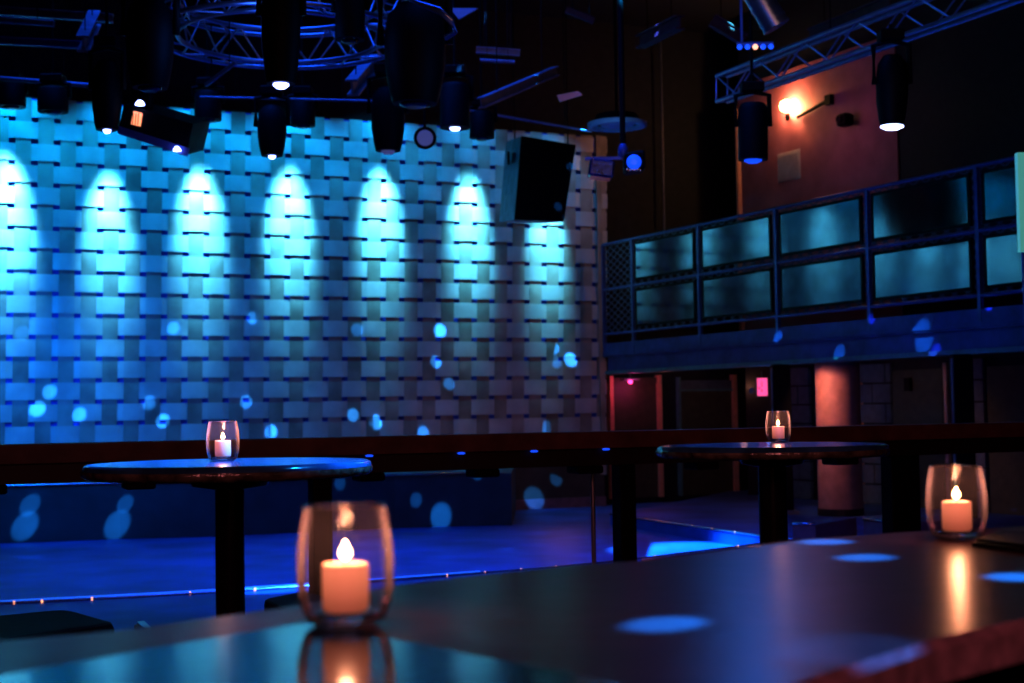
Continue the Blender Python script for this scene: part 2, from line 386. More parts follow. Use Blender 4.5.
# ------------------------------------------------------------------ under the balcony
ZS = 1.9
def onback(x, off=0.): p = onplane(x, 400, PW2, NW) + NW * off; return p
def onside(x, off=0.): p = onplane(x, 400, PR, NB) + NB * off; return p
def slab(name, fn, x0, x1, z0, z1, N, m, o0, o1, parent=None):
    a, b = fn(x0), fn(x1)
    if (b - a).dot(Vector((1, 0, 0))) < 0: a, b = b, a
    return MB().hexa([Vector((a.x, a.y, z0)) + N * o1, Vector((b.x, b.y, z0)) + N * o1, Vector((b.x, b.y, z1)) + N * o1, Vector((a.x, a.y, z1)) + N * o1], N * (o0 - o1)).build(name, m, parent)
d1 = struct(slab('door_1', onback, 611, 655, ZF + .1, 1.66, NW, M['olive'], .002, .05))
slab('door_frame', onback, 607, 611, ZF + .1, 1.80, NW, M['jamb'], .0, .12, d1)
slab('door_frame', onback, 655, 659, ZF + .1, 1.80, NW, M['jamb'], .0, .12, d1)
slab('door_header', onback, 607, 659, 1.66, 1.76, NW, M['olive'], .0, .08, d1)
p = onback(648, .1); MB().lathe((p.x, p.y, .55), [(.03, 0), (.03, .05)], 10, NW).build('door_handle', M['steel'], d1)
d2 = struct(slab('door_2', onback, 678, 730, ZF + .1, 1.52, NW, M['olive'], .002, .05))
slab('door_frame', onback, 676, 678.4, ZF + .1, 1.76, NW, M['teal'], .0, .1, d2)
slab('door_frame', onback, 730, 734, ZF + .1, 1.80, NW, M['jamb'], .0, .12, d2)
slab('door_header', onback, 678, 730, 1.54, 1.70, NW, M['tile'], .0, .07, d2)
slab('door_sill', onback, 678, 730, 1.50, 1.54, NW, M['teal'], .0, .10, d2)
# blocks walls with small square recesses on the side wall
def blockwall(x0, x1, name):
    a, b = onside(x0), onside(x1); L = (b - a).length; mb = MB()
    d = (b - a).normalized(); nrow = 7; h = (1.85 - ZT) / nrow
    for r in range(nrow):
        sft = (r % 2) * .3
        x = -sft
        while x < L:
            xa, xb = max(0, x + .012), min(L, x + .58)
            if xb - xa > .03:
                c = a + d * (xa + xb) / 2; c.z = ZT + (r + .5) * h
                mb.box(c + NB * .04, (xb - xa, .06, h - .03), (d, NB, UP))
            x += .6
    return struct(mb.build(name, M['tile']))
blockwall(790, 812, 'wall_block'); blockwall(863, 894, 'wall_block'); blockwall(973, 987, 'wall_block')
def pillar_at(x0, x1, Y, label):
    a, b = at(x0, 440, Y), at(x1, 440, Y); r = (b - a).length / 2; c = (a + b) / 2
    t = thing('round_pillar', label, 'pillar', (c.x, c.y, ZT))
    MB().lathe((c.x, c.y, ZT), [(r, 0), (r, 1.80 - ZT + .0)], 40).build('shaft', M['pinkpillar'], t)
    MB().lathe((c.x, c.y, ZT), [(r * 1.03, 0), (r * 1.03, .1)], 40).build('base_ring', M['darkwood'], t)
    return c, r
pc, pr_ = pillar_at(817, 861, 20.6, 'round pink plastered pillar lit warm, right of the high table candle')
def jamb(x, w=4):
    return struct(slab('trim_3', onside, x, x + w, ZT, 1.8, NB, M['jamb'], 0, .05))
jamb(859.5, 3.5); jamb(946, 3.5); jamb(962, 1.2)
d3 = struct(slab('door_3', onside, 895, 945, ZT, 1.72, NB, M['olive'], .002, .05))
p = onside(912, .05); MB().box((p.x, p.y, 1.5), (.12, .1, .2), (DB, NB, UP)).build('door_closer', M['black'], d3)
d4 = struct(slab('door_4', onside, 990, 1060, ZT, 1.72, NB, M['olive'], .002, .05))
# exit sign
p = at(762, 387, 24.4)
t = thing('exit_sign', 'small glowing pink sign hanging under the balcony left of the steel column', 'sign', p)
fx, fz = (DW * .85 + Vector((0, .3, 0))).normalized(), UP
fn_ = Vector((-.25, -1, 0)).normalized(); fx = Vector((1, -.25, 0)).normalized()
MB().box(p, (.19, .06, .32), (fx, fn_, UP)).build('housing', M['steel'], t)
MB().box(p + fn_ * .035 + fx * .008, (.17, .01, .30), (fx, fn_, UP)).build('lit_face', M['exit'], t)
mk = MB(); c = p + fn_ * .042
mk.box(c + UP * .05, (.012, .004, .09), (fx, fn_, UP)); mk.box(c - UP * .06 + fx * .0, (.016, .004, .05), (fx, fn_, UP)); mk.box(c + fx * -.045 - UP * .02, (.02, .004, .03), (fx, fn_, UP))
mk.build('dark_mark', M['exitmark'], t)
MB().tube(p + UP * .16, Vector((p.x, p.y, 1.795)), .008, 6).build('hanger', M['steel'], t)
MB().lathe(p - fx * .17 - UP * .06, [(.02, 0), (.05, .03), (.05, .06)], 12, fn_).build('side_lamp', M['steel'], t)
# pink lamp over the far door
p = onback(624, .25); p.z = zat(624, 383, p.y)
t = thing('ceiling_lamp', 'small pink lamp above the far door beside the woven wall', 'lamp', p)
MB().box(p + UP * .07, (.34, .14, .05), (DW, NW, UP), .015).build('housing', M['steel'], t)
MB().lathe(p + UP * .045, [(.03, 0), (.045, -.03), (.03, -.06)], 14).build('bulb', M['pinkbulb'], t)
MB().tube(p + UP * .08, p + UP * .22, .02, 8).build('stem', M['steel'], t)
# low side steps in front of the right wall
def step(x0, x1, y0, y1, label):
    a, b = onz(x0, y0, ZT), onz(x1, y1, ZT); d = (b - a).normalized(); n = Vector((-d.y, d.x, 0))
    if n.y < 0: n = -n
    h = .23
    t = thing('low_step', label, 'step', (a + b) / 2)
    MB().hexa([a, b, b + UP * h, a + UP * h], n * 1.2).build('step_body', M['mauve'], t)
    MB().path([a + UP * (h + .01), b + UP * (h + .01)], .018, 6).build('metal_nosing', M['strip'], t)
step(793, 816, 545, 546, 'low mauve step between the steel column and the pink pillar')
step(864, 897, 540, 544, 'low mauve step with bright nosing right of the pink pillar')

# ------------------------------------------------------------------ high bar rail
RP = rp0; RT = rp0.z
def railp(x, z, off=0.):
    p = onplane(x, 440, RP, NW); return Vector((p.x, p.y, z)) + NW * off
rl = thing('drink_rail', 'long reddish wooden drink rail on dark posts behind the high tables', 'rail', railp(600, 0))
A, B = railp(-160, 0), railp(1130, 0)
def rbar(z0, z1, o0, o1, name, m):
    return MB().hexa([Vector((A.x, A.y, z0)) + NW * o1, Vector((B.x, B.y, z0)) + NW * o1, Vector((B.x, B.y, z1)) + NW * o1, Vector((A.x, A.y, z1)) + NW * o1], NW * (o0 - o1)).build(name, m, rl)
rbar(RT - .080, RT, -.20, .0, 'ledge_board', M['wood'])
rbar(RT - .165, RT - .080, -.17, -.03, 'under_beam', M['darkwood'])
def rpost(x0, x1):
    a, b = railp(x0, 0, -.1), railp(x1, 0, -.1); c = (a + b) / 2; w = (b - a).length
    MB().box((c.x, c.y, (RT - .165) / 2), (w, .10, RT - .165), (DW, NW, UP), .006).build('post', M['black'], rl)
rpost(316, 335); rpost(624.5, 640); rpost(897, 925); rpost(-70, -50)
for x0, x1 in ((-22, 8), (127, 157), (362, 387), (478, 502), (581, 606), (700, 722), (840, 862)):
    a, b = railp(x0, 0, -.1), railp(x1, 0, -.1); c = (a + b) / 2; w = (b - a).length
    MB().box((c.x, c.y, RT - .185), (w, .14, .04), (DW, NW, UP), .006).build('bracket', M['black'], rl)
for k, (x, lab) in enumerate(((370, 'just right of the left high table'), (462, 'first right of the largest front candle glass'), (535, 'second from the thin steel pole'), (607, 'nearest the thin steel pole'))):
    p = railp(x, RT - .088, -.012)
    tag(MB().lathe(p, [(.014, -.004), (.019, 0), (.019, .004), (.010, .007)], 14).build('glint_disc', M['leddim']), 'tiny blue glint disc under drink rail, ' + lab, 'light')  # glowing discs put in for the blue reflections on the beam
# thin steel poles at the rail
for x, lab, off in ((614.5, 'thin bright steel pole left of the rail post, lit blue', -.25), (652, 'thin dark steel pole right of the rail post', -.25)):
    p = railp(x, 0, off)
    t = thing('steel_pole', lab, 'pole', p)
    MB().tube(p, Vector((p.x, p.y, RT - .17)), .011, 10).build('pole_tube', M['truss' if x < 620 else 'steel'], t)
    MB().lathe(p, [(.035, 0), (.035, .008), (.014, .012)], 16).build('foot_flange', M['steel'], t)

# ------------------------------------------------------------------ high tables
TZ = 1.075
def table(x, y, dia, label, legw):
    c = onz(x, y, TZ); r = dia / 2
    t = thing('high_table', label, 'table', (c.x, c.y, 0))
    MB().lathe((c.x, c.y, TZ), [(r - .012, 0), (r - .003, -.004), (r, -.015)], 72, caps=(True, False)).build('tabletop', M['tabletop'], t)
    prof = [(r, -.015), (r + .002, -.020), (r, -.030), (r - .012, -.038), (.1, -.040)]
    e = MB(); n = 96; vs = []
    for rr, z in prof:
        for k in range(n):
            a = 2 * PI * k / n; jit = 1 + (.006 * math.sin(k * 2.7) + .005 * math.sin(k * 5.3 + 1)) * (1 if rr > r - .02 else 0)
            vs.append(Vector((c.x + rr * jit * math.cos(a), c.y + rr * jit * math.sin(a), TZ + z)))
    e.add(vs, [(q * n + k, (q + 1) * n + k, (q + 1) * n + (k + 1) % n, q * n + (k + 1) % n) for q in range(len(prof) - 1) for k in range(n)], True)
    e.build('table_edge', M['tableedge'], t)
    MB().lathe((c.x, c.y, TZ - .062), [(legw * .8, -.012), (.10, 0), (.11, .021)], 32).build('top_flange', M['blackg'], t)
    MB().lathe((c.x, c.y, 0), [(legw, .04), (legw, TZ - .07)], 32).build('pedestal', M['blackg'], t)
    MB().lathe((c.x, c.y, 0), [(.22, 0), (.22, .012), (.08, .035), (legw, .05)], 40).build('base_plate', M['blackg'], t)
    return c
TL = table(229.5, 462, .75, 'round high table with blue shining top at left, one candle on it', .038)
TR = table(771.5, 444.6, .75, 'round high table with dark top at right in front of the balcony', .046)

# ------------------------------------------------------------------ candles in glasses
def candle(x, y, z, s, la, lb, grp=None):
    c = onz(x, y, z); c.z = z + .0006
    g = thing('candle_glass', la, 'candle holder', c)
    R = .0445 * s; H = .108 * s
    def pr(t): # radius along the height
        return R * (.70 + .30 * math.sin(PI * min(1, (t + .02) / .98) ** .8)) if t < .5 else R * (1 - .155 * ((t - .5) / .5) ** 1.7)
    ts = [k / 20 for k in range(21)]
    o = [(pr(t), H * t) for t in ts]
    MB().lathe(c, [(R * .62, 0)] + o[1:] + [(o[-1][0] - .0008, H + .0008)], 56, caps=(False, False)).build('glass_wall', M['glass'], g)
    MB().lathe(c, [(p[0] - .0024, p[1]) for p in o[2:]], 56, caps=(False, False)).build('inner_wall', M['glass'], g)
    rt = o[-1][0]
    MB().path([c + Vector((rt * math.cos(2 * PI * q / 48) - .0012 * math.cos(2 * PI * q / 48), (rt - .0012) * math.sin(2 * PI * q / 48), H)) for q in range(48)], .0013, 6, True).build('rim', M['glassbase'], g)
    MB().lathe(c, [(R * .58, .0), (R * .70, .003), (R * .72, .009 * s), (R * .55, .0115 * s)], 48).build('thick_base', M['glassbase'], g)
    k = Vector(c); k.z += .0125 * s
    w = thing('candle', lb, 'candle', k)
    rr = .0215 * s; hh = .043 * s
    MB().lathe(k, [(rr * .92, 0), (rr, .003), (rr, hh - .003), (rr - .0012, hh), (rr - .004, hh - .001), (.004, hh - .0035)], 40).build('wax_body', M['wax'], w)
    MB().tube(k + UP * (hh - .004), k + UP * (hh + .006), .0009, 6).build('wick', M['wick'], w)
    fl = MB(); fh = .019 * s
    fl.lathe(k + UP * (hh + .002), [(.0008, 0), (.0050 * s, .22 * fh), (.0060 * s, .38 * fh), (.0046 * s, .6 * fh), (.0018 * s, .82 * fh), (.0003, fh)], 16)
    fl.build('flame', M['flame'], w)
    return k + UP * (hh + .012)
CZ1 = 1.005
flames = [
 candle(346, 624.5, CZ1 + .0012, 1.0, 'clear barrel glass at the front on the glossy counter corner', 'lit pink-white candle in the largest front glass'),
 candle(957.5, 539, CZ1, .97, 'clear barrel glass on the matte counter at far right', 'lit candle in the glass on the far right counter'),
 candle(223, 461.3, TZ, 1.0, 'clear candle glass standing on the left high table', 'lit candle in the glass on the left high table'),
 candle(778.5, 442.3, TZ, 1.0, 'clear candle glass standing on the right high table', 'lit candle in the glass on the right high table')]

# ------------------------------------------------------------------ near counter
CP = [(-120, 652), (0, 641), (117, 630.5), (217, 617), (300, 605), (350, 594), (395, 585.5), (480, 575), (580, 564.5), (642, 560.5), (760, 545.5), (800, 539.5), (864, 535), (901, 532), (1000, 527.5), (1120, 520),
      (1120, 600), (1024, 619), (928, 641), (807, 680), (740, 706), (560, 800), (300, 900), (-120, 900)]
cp = edge_poly(CP, CZ1)
ct = thing('bar_counter', 'wide matte brown bar counter with reddish near edge filling the foreground', 'counter', (onz(600, 620, 0) * 0 + Vector((cp[8].x, cp[8].y - .5, 0))))
MB().prism([(p.x, p.y) for p in cp], CZ1 - .012, CZ1).build('counter_top', M['counter'], ct)
ctr = sum((Vector((p.x, p.y, 0)) for p in cp), Vector()) / len(cp)
MB().prism([((p.x - ctr.x) * .985 + ctr.x, (p.y - ctr.y) * .985 + ctr.y) for p in cp], CZ1 - .034, CZ1 - .0125).build('under_board', M['darkwood'], ct)
ne = [cp[k] for k in range(16, 23)]
tr_ = MB()
for k in range(len(ne) - 1):
    a, b = ne[k], ne[k + 1]; d = (b - a).normalized(); n = Vector((d.y, -d.x, 0))
    if n.y > 0: n = -n
    tr_.add([a + UP * .0008, b + UP * .0008, b + n * .010 - UP * .006, a + n * .010 - UP * .006, a + n * .010 - UP * .034, b + n * .010 - UP * .034, b - UP * .036, a - UP * .036],
            [(0, 1, 2, 3), (3, 2, 5, 4), (4, 5, 6, 7), (7, 6, 1, 0), (0, 3, 4, 7), (1, 6, 5, 2)])
tr_.build('near_edge', M['trimwood'], ct)
fe = MB(); fe.path([p + UP * .0006 for p in cp[9:12]], .0012, 6); fe.build('far_edge_strip', M['strip'], ct)
MB().prism([((p.x - ctr.x) * .86 + ctr.x, (p.y - ctr.y) * .80 + ctr.y) for p in cp], .0, CZ1 - .034).build('counter_base', M['darkwood'], ct)
GP = [(-100, 694), (0, 677), (102, 658.5), (217, 638), (300, 624.5), (330, 624.5), (365, 632), (400, 641.5), (460, 653.5), (529, 667), (587, 678), (640, 690), (640, 800), (480, 880), (-100, 880)]
gp = edge_poly(GP, CZ1)
MB().prism([(p.x, p.y) for p in gp], CZ1 - .004, CZ1 + .0010).build('glossy_inset', M['gloss'], ct)
# black folder at the right
a = [onz(x, y, CZ1) for x, y in ((972, 547), (1000, 538), (1075, 541), (1075, 560))]
t = thing('bill_folder', 'flat black folder lying on the counter beside the right glass', 'folder', a[0])
MB().prism([(p.x, p.y) for p in a], CZ1 + .0005, CZ1 + .006).build('lower_cover', M['black'], t)
MB().prism([(p.x, p.y) for p in [q.lerp(a[2], .04) for q in a]], CZ1 + .0075, CZ1 + .011).build('upper_cover', M['black'], t)

# ------------------------------------------------------------------ stools beside the left table
def stool(px, label, sz=.66, r=.17, sq=True):
    ps = [onz(x, y, sz) for x, y in px]; c = sum(ps, Vector()) / len(ps)
    t = thing('bar_stool', label, 'stool', (c.x, c.y, 0))
    pl = [(p.x, p.y) for p in ps]; mid = (c.x, c.y)
    s = MB(); rings = []
    def rounded(k):
        out = []; n = len(pl)
        for q in range(n):
            P = Vector(pl[q]); A = Vector(pl[q - 1]); B_ = Vector(pl[(q + 1) % n])
            for tt in (0, .5, 1):
                p1 = P.lerp(A, .12 * (1 - tt)); p2 = P.lerp(B_, .12 * tt); v = (p1 + p2) / 2 if tt == .5 else (p1 if tt == 0 else p2)
                v = Vector(mid) + (v - Vector(mid)) * k; out.append(v)
        return out
    vs = []; n = 3 * len(pl)
    for k, z in ((.96, -.05), (1., -.04), (1., -.012), (.97, 0), (.9, .004)):
        vs += [Vector((v.x, v.y, sz + z)) for v in rounded(k)]
    s.add(vs, [(q * n + k, q * n + (k + 1) % n, (q + 1) * n + (k + 1) % n, (q + 1) * n + k) for q in range(4) for k in range(n)] + [tuple(range(4 * n, 5 * n)), tuple(reversed(range(n)))], False)
    s.build('seat', M['cushion'], t)
    for q in range(len(pl)):
        v = Vector(mid) + (Vector(pl[q]) - Vector(mid)) * .6
        MB().tube((v.x, v.y, 0), (v.x, v.y, sz - .05), .012, 8).build('leg', M['steel'], t)
    ring = [Vector((*(Vector(mid) + (Vector(pl[q]) - Vector(mid)) * .6), .25)) for q in range(len(pl))]
    MB().path(ring, .008, 6, True).build('foot_rest', M['steel'], t)
stool([(-60, 622), (68, 609.5), (120, 624), (-30, 646)], 'square black padded stool seat at lower left, below the dance floor edge')
stool([(262, 600), (305, 592), (350, 603), (292, 615)], 'black padded stool seat just right of the left table pedestal')
t = thing('metal_bracket', 'small bright angled metal plate between the stool and table pedestal', 'plate', onz(146, 625, .5))
a = [onz(x, y, .5) for x, y in ((137, 621.5), (144, 620.5), (154, 630), (147, 631))]
MB().prism([(p.x, p.y) for p in a], .49, .5).build('plate', M['strip'], t)
MB().tube((a[0].x, a[0].y, 0), (a[0].x, a[0].y, .49), .01, 8).build('stem', M['steel'], t)

# ------------------------------------------------------------------ trusses
def truss(P0, P1, size, label, bays, rad=.024, wd=None):
    d = (P1 - P0).normalized(); s = d.cross(UP).normalized(); u = s.cross(d)
    t = thing('box_truss', label, 'truss', P0)
    wd = wd or size
    off = [(s * a * wd + u * b * size) / 2 for a, b in ((-1, 1), (1, 1), (1, -1), (-1, -1))]
    for o in off: MB().tube(P0 + o, P1 + o, rad, 10).build('chord', M['truss'], t)
    L = (P1 - P0).length
    for f in (1, 3):
        w = MB()
        for k in range(bays):
            a, b, m = P0 + d * L * k / bays, P0 + d * L * (k + 1) / bays, P0 + d * L * (k + .5) / bays
            o1, o2 = off[f], off[(f + 1) % 4]
            w.tube(a + o1, m + o2, rad * .45, 6); w.tube(m + o2, b + o1, rad * .45, 6)
        w.build('lacing', M['truss'], t)
    e = MB()
    for k in range(4): e.tube(P0 + off[k], P0 + off[(k + 1) % 4], rad * .5, 6)
    e.build('end_frame', M['truss'], t)
    for o in (P0.lerp(P1, .3), P0.lerp(P1, .8)): MB().tube(o + u * size / 2, Vector((o.x, o.y, CZ)), .006, 6).build('hanging_cable', M['black'], t)
a0, a1 = at(722, 89, 15.2), at(912, 19, 11.9)
truss(a0, a0 + (a1 - a0) * 2.1, .27, 'straight blue lit aluminium box truss at upper right', 8, .022, .13)
# ring truss
rc = at(281, 38, 12.2)
t = thing('ring_truss', 'circular blue lit aluminium truss hanging at upper left', 'truss', rc)
def circ(r, z, n=56): return [rc + Vector((r * math.cos(2 * PI * k / n), r * math.sin(2 * PI * k / n), z)) for k in range(n)]
for r, z in ((.86, 0), (1.08, 0), (.86, .30), (1.08, .30)): MB().path(circ(r, z), .022, 8, True).build('chord', M['truss'], t)
for (r0, z0, r1, z1) in ((.86, 0, 1.08, 0), (1.08, 0, 1.08, .30), (.86, .30, 1.08, .30), (.86, 0, .86, .30)):
    w = MB(); n = 13
    for k in range(n):
        f = lambda r, z, q: rc + Vector((r * math.cos(2 * PI * q / n), r * math.sin(2 * PI * q / n), z))
        w.tube(f(r0, z0, k), f(r1, z1, k + .5), .010, 6); w.tube(f(r1, z1, k + .5), f(r0, z0, k + 1), .010, 6)
    w.build('lacing', M['truss'], t)
for k in (0, 1, 2): a = 2 * PI * k / 3 + .3; p = rc + Vector((.97 * math.cos(a), .97 * math.sin(a), .3)); MB().tube(p, Vector((p.x, p.y, CZ)), .006, 6).build('hanging_cable', M['black'], t)

# ------------------------------------------------------------------ stage lights
def head(x, yt, yb, w, Y, label, lens=None, bulge=True, lensr=.6, tilt=(0, 0), hang=True):
    pt, pb = at(x + tilt[0], yt, Y), at(x, yb, Y)
    ax = (pb - pt); L = ax.length; ax.normalize(); r = w / 2 * Y / F
    t = thing('stage_spotlight', label, 'stage light', pt)
    if bulge: prof = [(r * .55, 0), (r * .9, L * .12), (r, L * .35), (r * .97, L * .65), (r * .82, L * .9), (r * .72, L)]
    else: prof = [(r * .8, 0), (r, L * .1), (r, L)]
    MB().lathe(pt, prof, 28, ax).build('lamp_body', M['black'], t)
    MB().lathe(pt, [(prof[-1][0] * lensr, L - .01), (prof[-1][0] * lensr, L + .010), (prof[-1][0] * lensr * .6, L + .028)], 24, ax).build('lens', M[lens or 'blackg'], t)
    MB().path([Vector(pt + ax * L * .4) + Vector((s_ * r * 1.12, 0, z_)) for s_, z_ in ((-1, 0), (-1, L * .55), (0, L * .62), (1, L * .55), (1, 0))], r * .12 + .008, 6).build('yoke', M['black'], t)
    q = pt + ax * L * .4 + UP * L * .62
    MB().box(q + UP * .04, (r * 1.5, r * 1.2, .09), None, .01).build('base_box', M['black'], t)
    q2 = q + UP * .085
    MB().tube(q2, (q2.x, q2.y, CZ if hang else q2.z + .05), .014, 8).build('clamp', M['black'], t)
    return pb
head(281, -30, 84, 40, 9.5, 'big black moving head with bright blue lens at upper centre-left, in the ring truss', 'led', True, .55)
head(272, 106, 156, 29, 15, 'barrel-shaped moving head just below the ring truss, small lit lens', 'led', True, .35)
head(303, 100, 126, 25, 17.5, 'small unlit black light right of the lit barrel-shaped one', None, False)
head(388, 88, 151, 34, 12.6, 'tapered black moving head hanging over the fifth wall glow', 'lenses', True, .6)
head(455, 84, 128, 30, 15.5, 'black light with violet-white lens left of the wedge loudspeaker', 'led', False, .35)
head(482, 112, 138, 25, 16.6, 'short unlit black light nearest the loudspeaker', None, False)
head(107, 62, 130, 30, 12, 'black moving head left of the tilted projector', 'led', True, .35)
head(208, 92, 120, 27, 17.5, 'small unlit black light right of the tilted projector', None, False)
head(12, 84, 107, 27, 17.5, 'small black light at the far left edge', None, False)
head(53, 88, 112, 30, 16.2, 'wide black light second from the left edge', None, False)
head(892, 56, 126, 32, 11.7, 'black moving head under the right truss with large white-blue lens', 'ledbig', True, 1.0, hang=False)
head(753, 104, 160, 30, 13.5, 'black moving head left of the warm wall lamp', 'leddim', False, .6)
# big dark heads forming the mass
head(415, 5, 104, 62, 11, 'largest black moving head in the dark cluster over the wall', None, True, .7)
head(150, 0, 88, 48, 11, 'large black moving head above the tilted projector', None, True, .7)
head(350, -10, 40, 30, 11, 'black light inside the ring truss right half', None, False)
# a light whose grey lens faces the room
p = at(425, 138, 16); t = thing('par_can', 'small black can light with grey lens facing the room', 'stage light', p)
ax = (CAMP - p).normalized()
MB().lathe(p - ax * .22, [(.06, 0), (.125, .05), (.125, .22)], 28, ax).build('can', M['black'], t)
MB().lathe(p, [(.09, .0), (.085, .012)], 28, ax).build('lens', M['lenses'], t)
MB().tube(p - ax * .1 + UP * .1, p - ax * .1 + UP * .5, .015, 8).build('hanger', M['black'], t)
# blue edge lights on the projector, projector
Yp = 12
quad = [at(118, 131, Yp), at(124, 104, Yp), at(193, 124, Yp), at(186, 155, Yp)]
t = thing('projector', 'tilted black projector with amber glowing port below the left trussing', 'projector', quad[0])
bkv = Vector((.05, .45, .12))
MB().hexa(quad, bkv).build('housing', M['blackg'], t)
MB().hexa([at(117, 133, Yp - .02), at(119, 126, Yp - .02), at(189, 148, Yp - .02), at(187, 156, Yp - .02)], Vector((0, .03, 0))).build('lower_lip', M['bluepaint'], t)
MB().hexa([at(131, 124, Yp - .02), at(133.5, 111, Yp - .02), at(142, 113, Yp - .02), at(140, 126, Yp - .02)], Vector((0, .03, 0))).build('amber_port', M['lensglow'], t)
mk = MB()
for k in range(3): mk.tube(at(133.5 + k * 2.6, 113, Yp - .04), at(132.5 + k * 2.6, 125, Yp - .04), .004, 6)
mk.build('port_grille', M['black'], t)
MB().tube(at(150, 108, Yp + .2), at(150, 70, Yp + .2), .03, 10).build('hanger', M['black'], t)
for x, y, w_ in ((140, 103.5, 6), (177, 149.5, 5), (107, 130.5, 5)):
    q = at(x, y, Yp - .06 if x != 107 else 11.9)
    if x == 107: continue
    MB().lathe(q + UP * .0, [(w_ * Yp / F * .8, -.012), (w_ * Yp / F * .75, .0), (w_ * Yp / F * .35, .025)], 20).build('status_lamp', M['led'], t)
# loudspeaker
Ys = 19.5
q = [at(521, 136.5, Ys), at(514, 220, Ys - .15), at(563, 221.5, Ys + .1), at(575, 145.5, Ys + .25)]
t = thing('loudspeaker', 'large black wedge-shaped loudspeaker hanging in front of the woven wall', 'speaker', q[1])
bv = at(506, 142, Ys + .9) - at(521, 136.5, Ys)
MB().hexa([q[0], q[1], q[2], q[3]], bv).build('cabinet', M['steel'], t)
fo = (q[2] - q[1]).cross(q[0] - q[1]).normalized()
if fo.y > 0: fo = -fo
MB().hexa([k + fo * .03 for k in (q[0], q[1], q[2], q[3])], -fo * .028).build('grille', M['black'], t)
hp = (q[0] + q[1]) / 2 + bv * .5 - (q[3] - q[0]).normalized() * .015
MB().box(hp + UP * .3, (.03, .22, .14)).build('side_handle', M['black'], t)
for k in (0, 3): p = q[k] + bv * .4; MB().tube(p, (p.x, p.y, CZ), .010, 6).build('hanging_cable', M['black'], t)
# pale ring plate and double scanner on a pole
p = at(617, 127, 18)
t = thing('ceiling_ring', 'pale blue round plate hanging flat above the double scanner', 'ring', p)
r = 30 * 18 / F
MB().lathe(p, [(r, .05), (r, 0), (r * .80, -.01), (r * .78, .05)], 56, caps=(False, False)).build('outer_ring', M['ring'], t)
MB().lathe(p, [(r * .6, .04), (r * .5, .01), (r * .2, .02), (.01, .03)], 48, caps=(False, True)).build('inner_dish', M['ring'], t)
MB().lathe(p + UP * .05, [(r * .8, 0), (r * .7, .1)], 40).build('back_plate', M['black'], t)
MB().tube(p + UP * .1, (p.x, p.y, CZ), .02, 8).build('stem', M['black'], t)
p = at(623, 152, 14)
t = thing('double_scanner', 'pair of blue reflecting scanner lights hanging from a dark pole', 'stage light', p)
MB().tube(p, (p.x, p.y, CZ), .028, 12).build('pole', M['black'], t)
MB().lathe(p + UP * .02, [(.03, -.08), (.05, -.04), (.05, .02), (.03, .06)], 16).build('joint', M['railpaint'], t)
MB().box(p + Vector((-.12, 0, -.06)), (.5, .03, .03)).build('cross_arm', M['railpaint'], t)
ang = Matrix.Rotation(math.radians(8), 3, 'Y'); axs = (ang @ Vector((1, 0, 0)), Vector((0, 1, 0)), ang @ UP)
MB().box(at(601, 170, 14), (.24, .28, .17), axs, .02).build('scanner_body', M['scanner'], t)
MB().box(at(634, 163, 14), (.20, .26, .19), (Matrix.Rotation(math.radians(-8), 3, 'Y') @ Vector((1, 0, 0)), Vector((0, 1, 0)), UP), .02).build('scanner_body', M['black'], t)
MB().lathe(at(634, 162, 13.86), [(.072, 0), (.066, .012), (.03, .02)], 24, Vector((-.1, -1, -.1))).build('blue_mirror', M['leddim'], t)
w = MB()
for k in range(6): w.lathe(at(627 + k * 2.6, 169.5 + (k % 2) * .8, 13.84), [(.009, 0), (.006, .01)], 8, Vector((0, -1, 0)))
w.build('reflector_beads', M['strip'], t)
# ceiling duct and small fixture
p0, p1 = at(752, -14, 12), at(776, 26, 12)
t = thing('ceiling_duct', 'ribbed round metal duct at the top right of centre', 'duct', p1)
MB().tube(p0, p1, 14 * 12 / F, 28).build('duct_pipe', M['truss'], t)
d = (p1 - p0).normalized()
for k in (.15, .5, .85, 1.0): q = p0.lerp(p1, k); MB().tube(q - d * .012, q + d * .012, 14.8 * 12 / F, 28).build('rib', M['truss'], t)
MB().tube(p0, (p0.x, p0.y, CZ), .02, 8).build('hanger', M['black'], t)
p = at(755, 44, 11)
t = thing('cluster_light', 'small cluster of blue glinting lamps below the duct', 'light', p)
MB().tube(p + Vector((-.14, 0, 0)), p + Vector((.14, 0, 0)), .018, 10).build('bar', M['railpaint'], t)
for k in range(5): MB().lathe(p + Vector((-.12 + k * .06, -.01, -.005)), [(.012, 0), (.024, -.02), (.014, -.038)], 14).build('lamp', M['leddim' if k != 2 else 'spark'], t)
MB().tube(p + Vector((-.1, 0, 0)), (p.x - .1, p.y, CZ), .012, 8).build('stem', M['railpaint'], t)

# ------------------------------------------------------------------ things on the upper side wall
def sidep(x, y, off=0.): return onplane(x, y, PR + NB * off, NB)
p = sidep(787, 106, .32)
t = thing('wall_lamp', 'warm glowing round lamp on the mauve wall under the right truss', 'lamp', sidep(787, 112))
MB().lathe(p, [(.03, -.11), (.11, -.07), (.13, 0), (.11, .07), (.03, .11)], 24).build('bulb', M['bulb'], t)
MB().tube(p - UP * .08, sidep(789, 117, .0), .02, 8).build('arm', M['black'], t)
MB().lathe(sidep(789, 117), [(.07, 0), (.07, .03)], 20, NB).build('wall_plate', M['black'], t)
t = thing('wall_bracket', 'dark slanting metal bar on the wall right of the warm lamp', 'bracket', sidep(797.6, 117))
MB().tube(sidep(797.6, 117, .08), sidep(829, 100, .08), .032, 8).build('bar', M['black'], t)
q = sidep(830, 100, .06); MB().box(q, (.14, .12, .16), (DB, NB, UP)).build('end_block', M['black'], t)
q = sidep(845, 120, .22)
t = thing('wall_camera', 'small black camera-like fitting on the wall right of the slanting arm', 'camera', q)
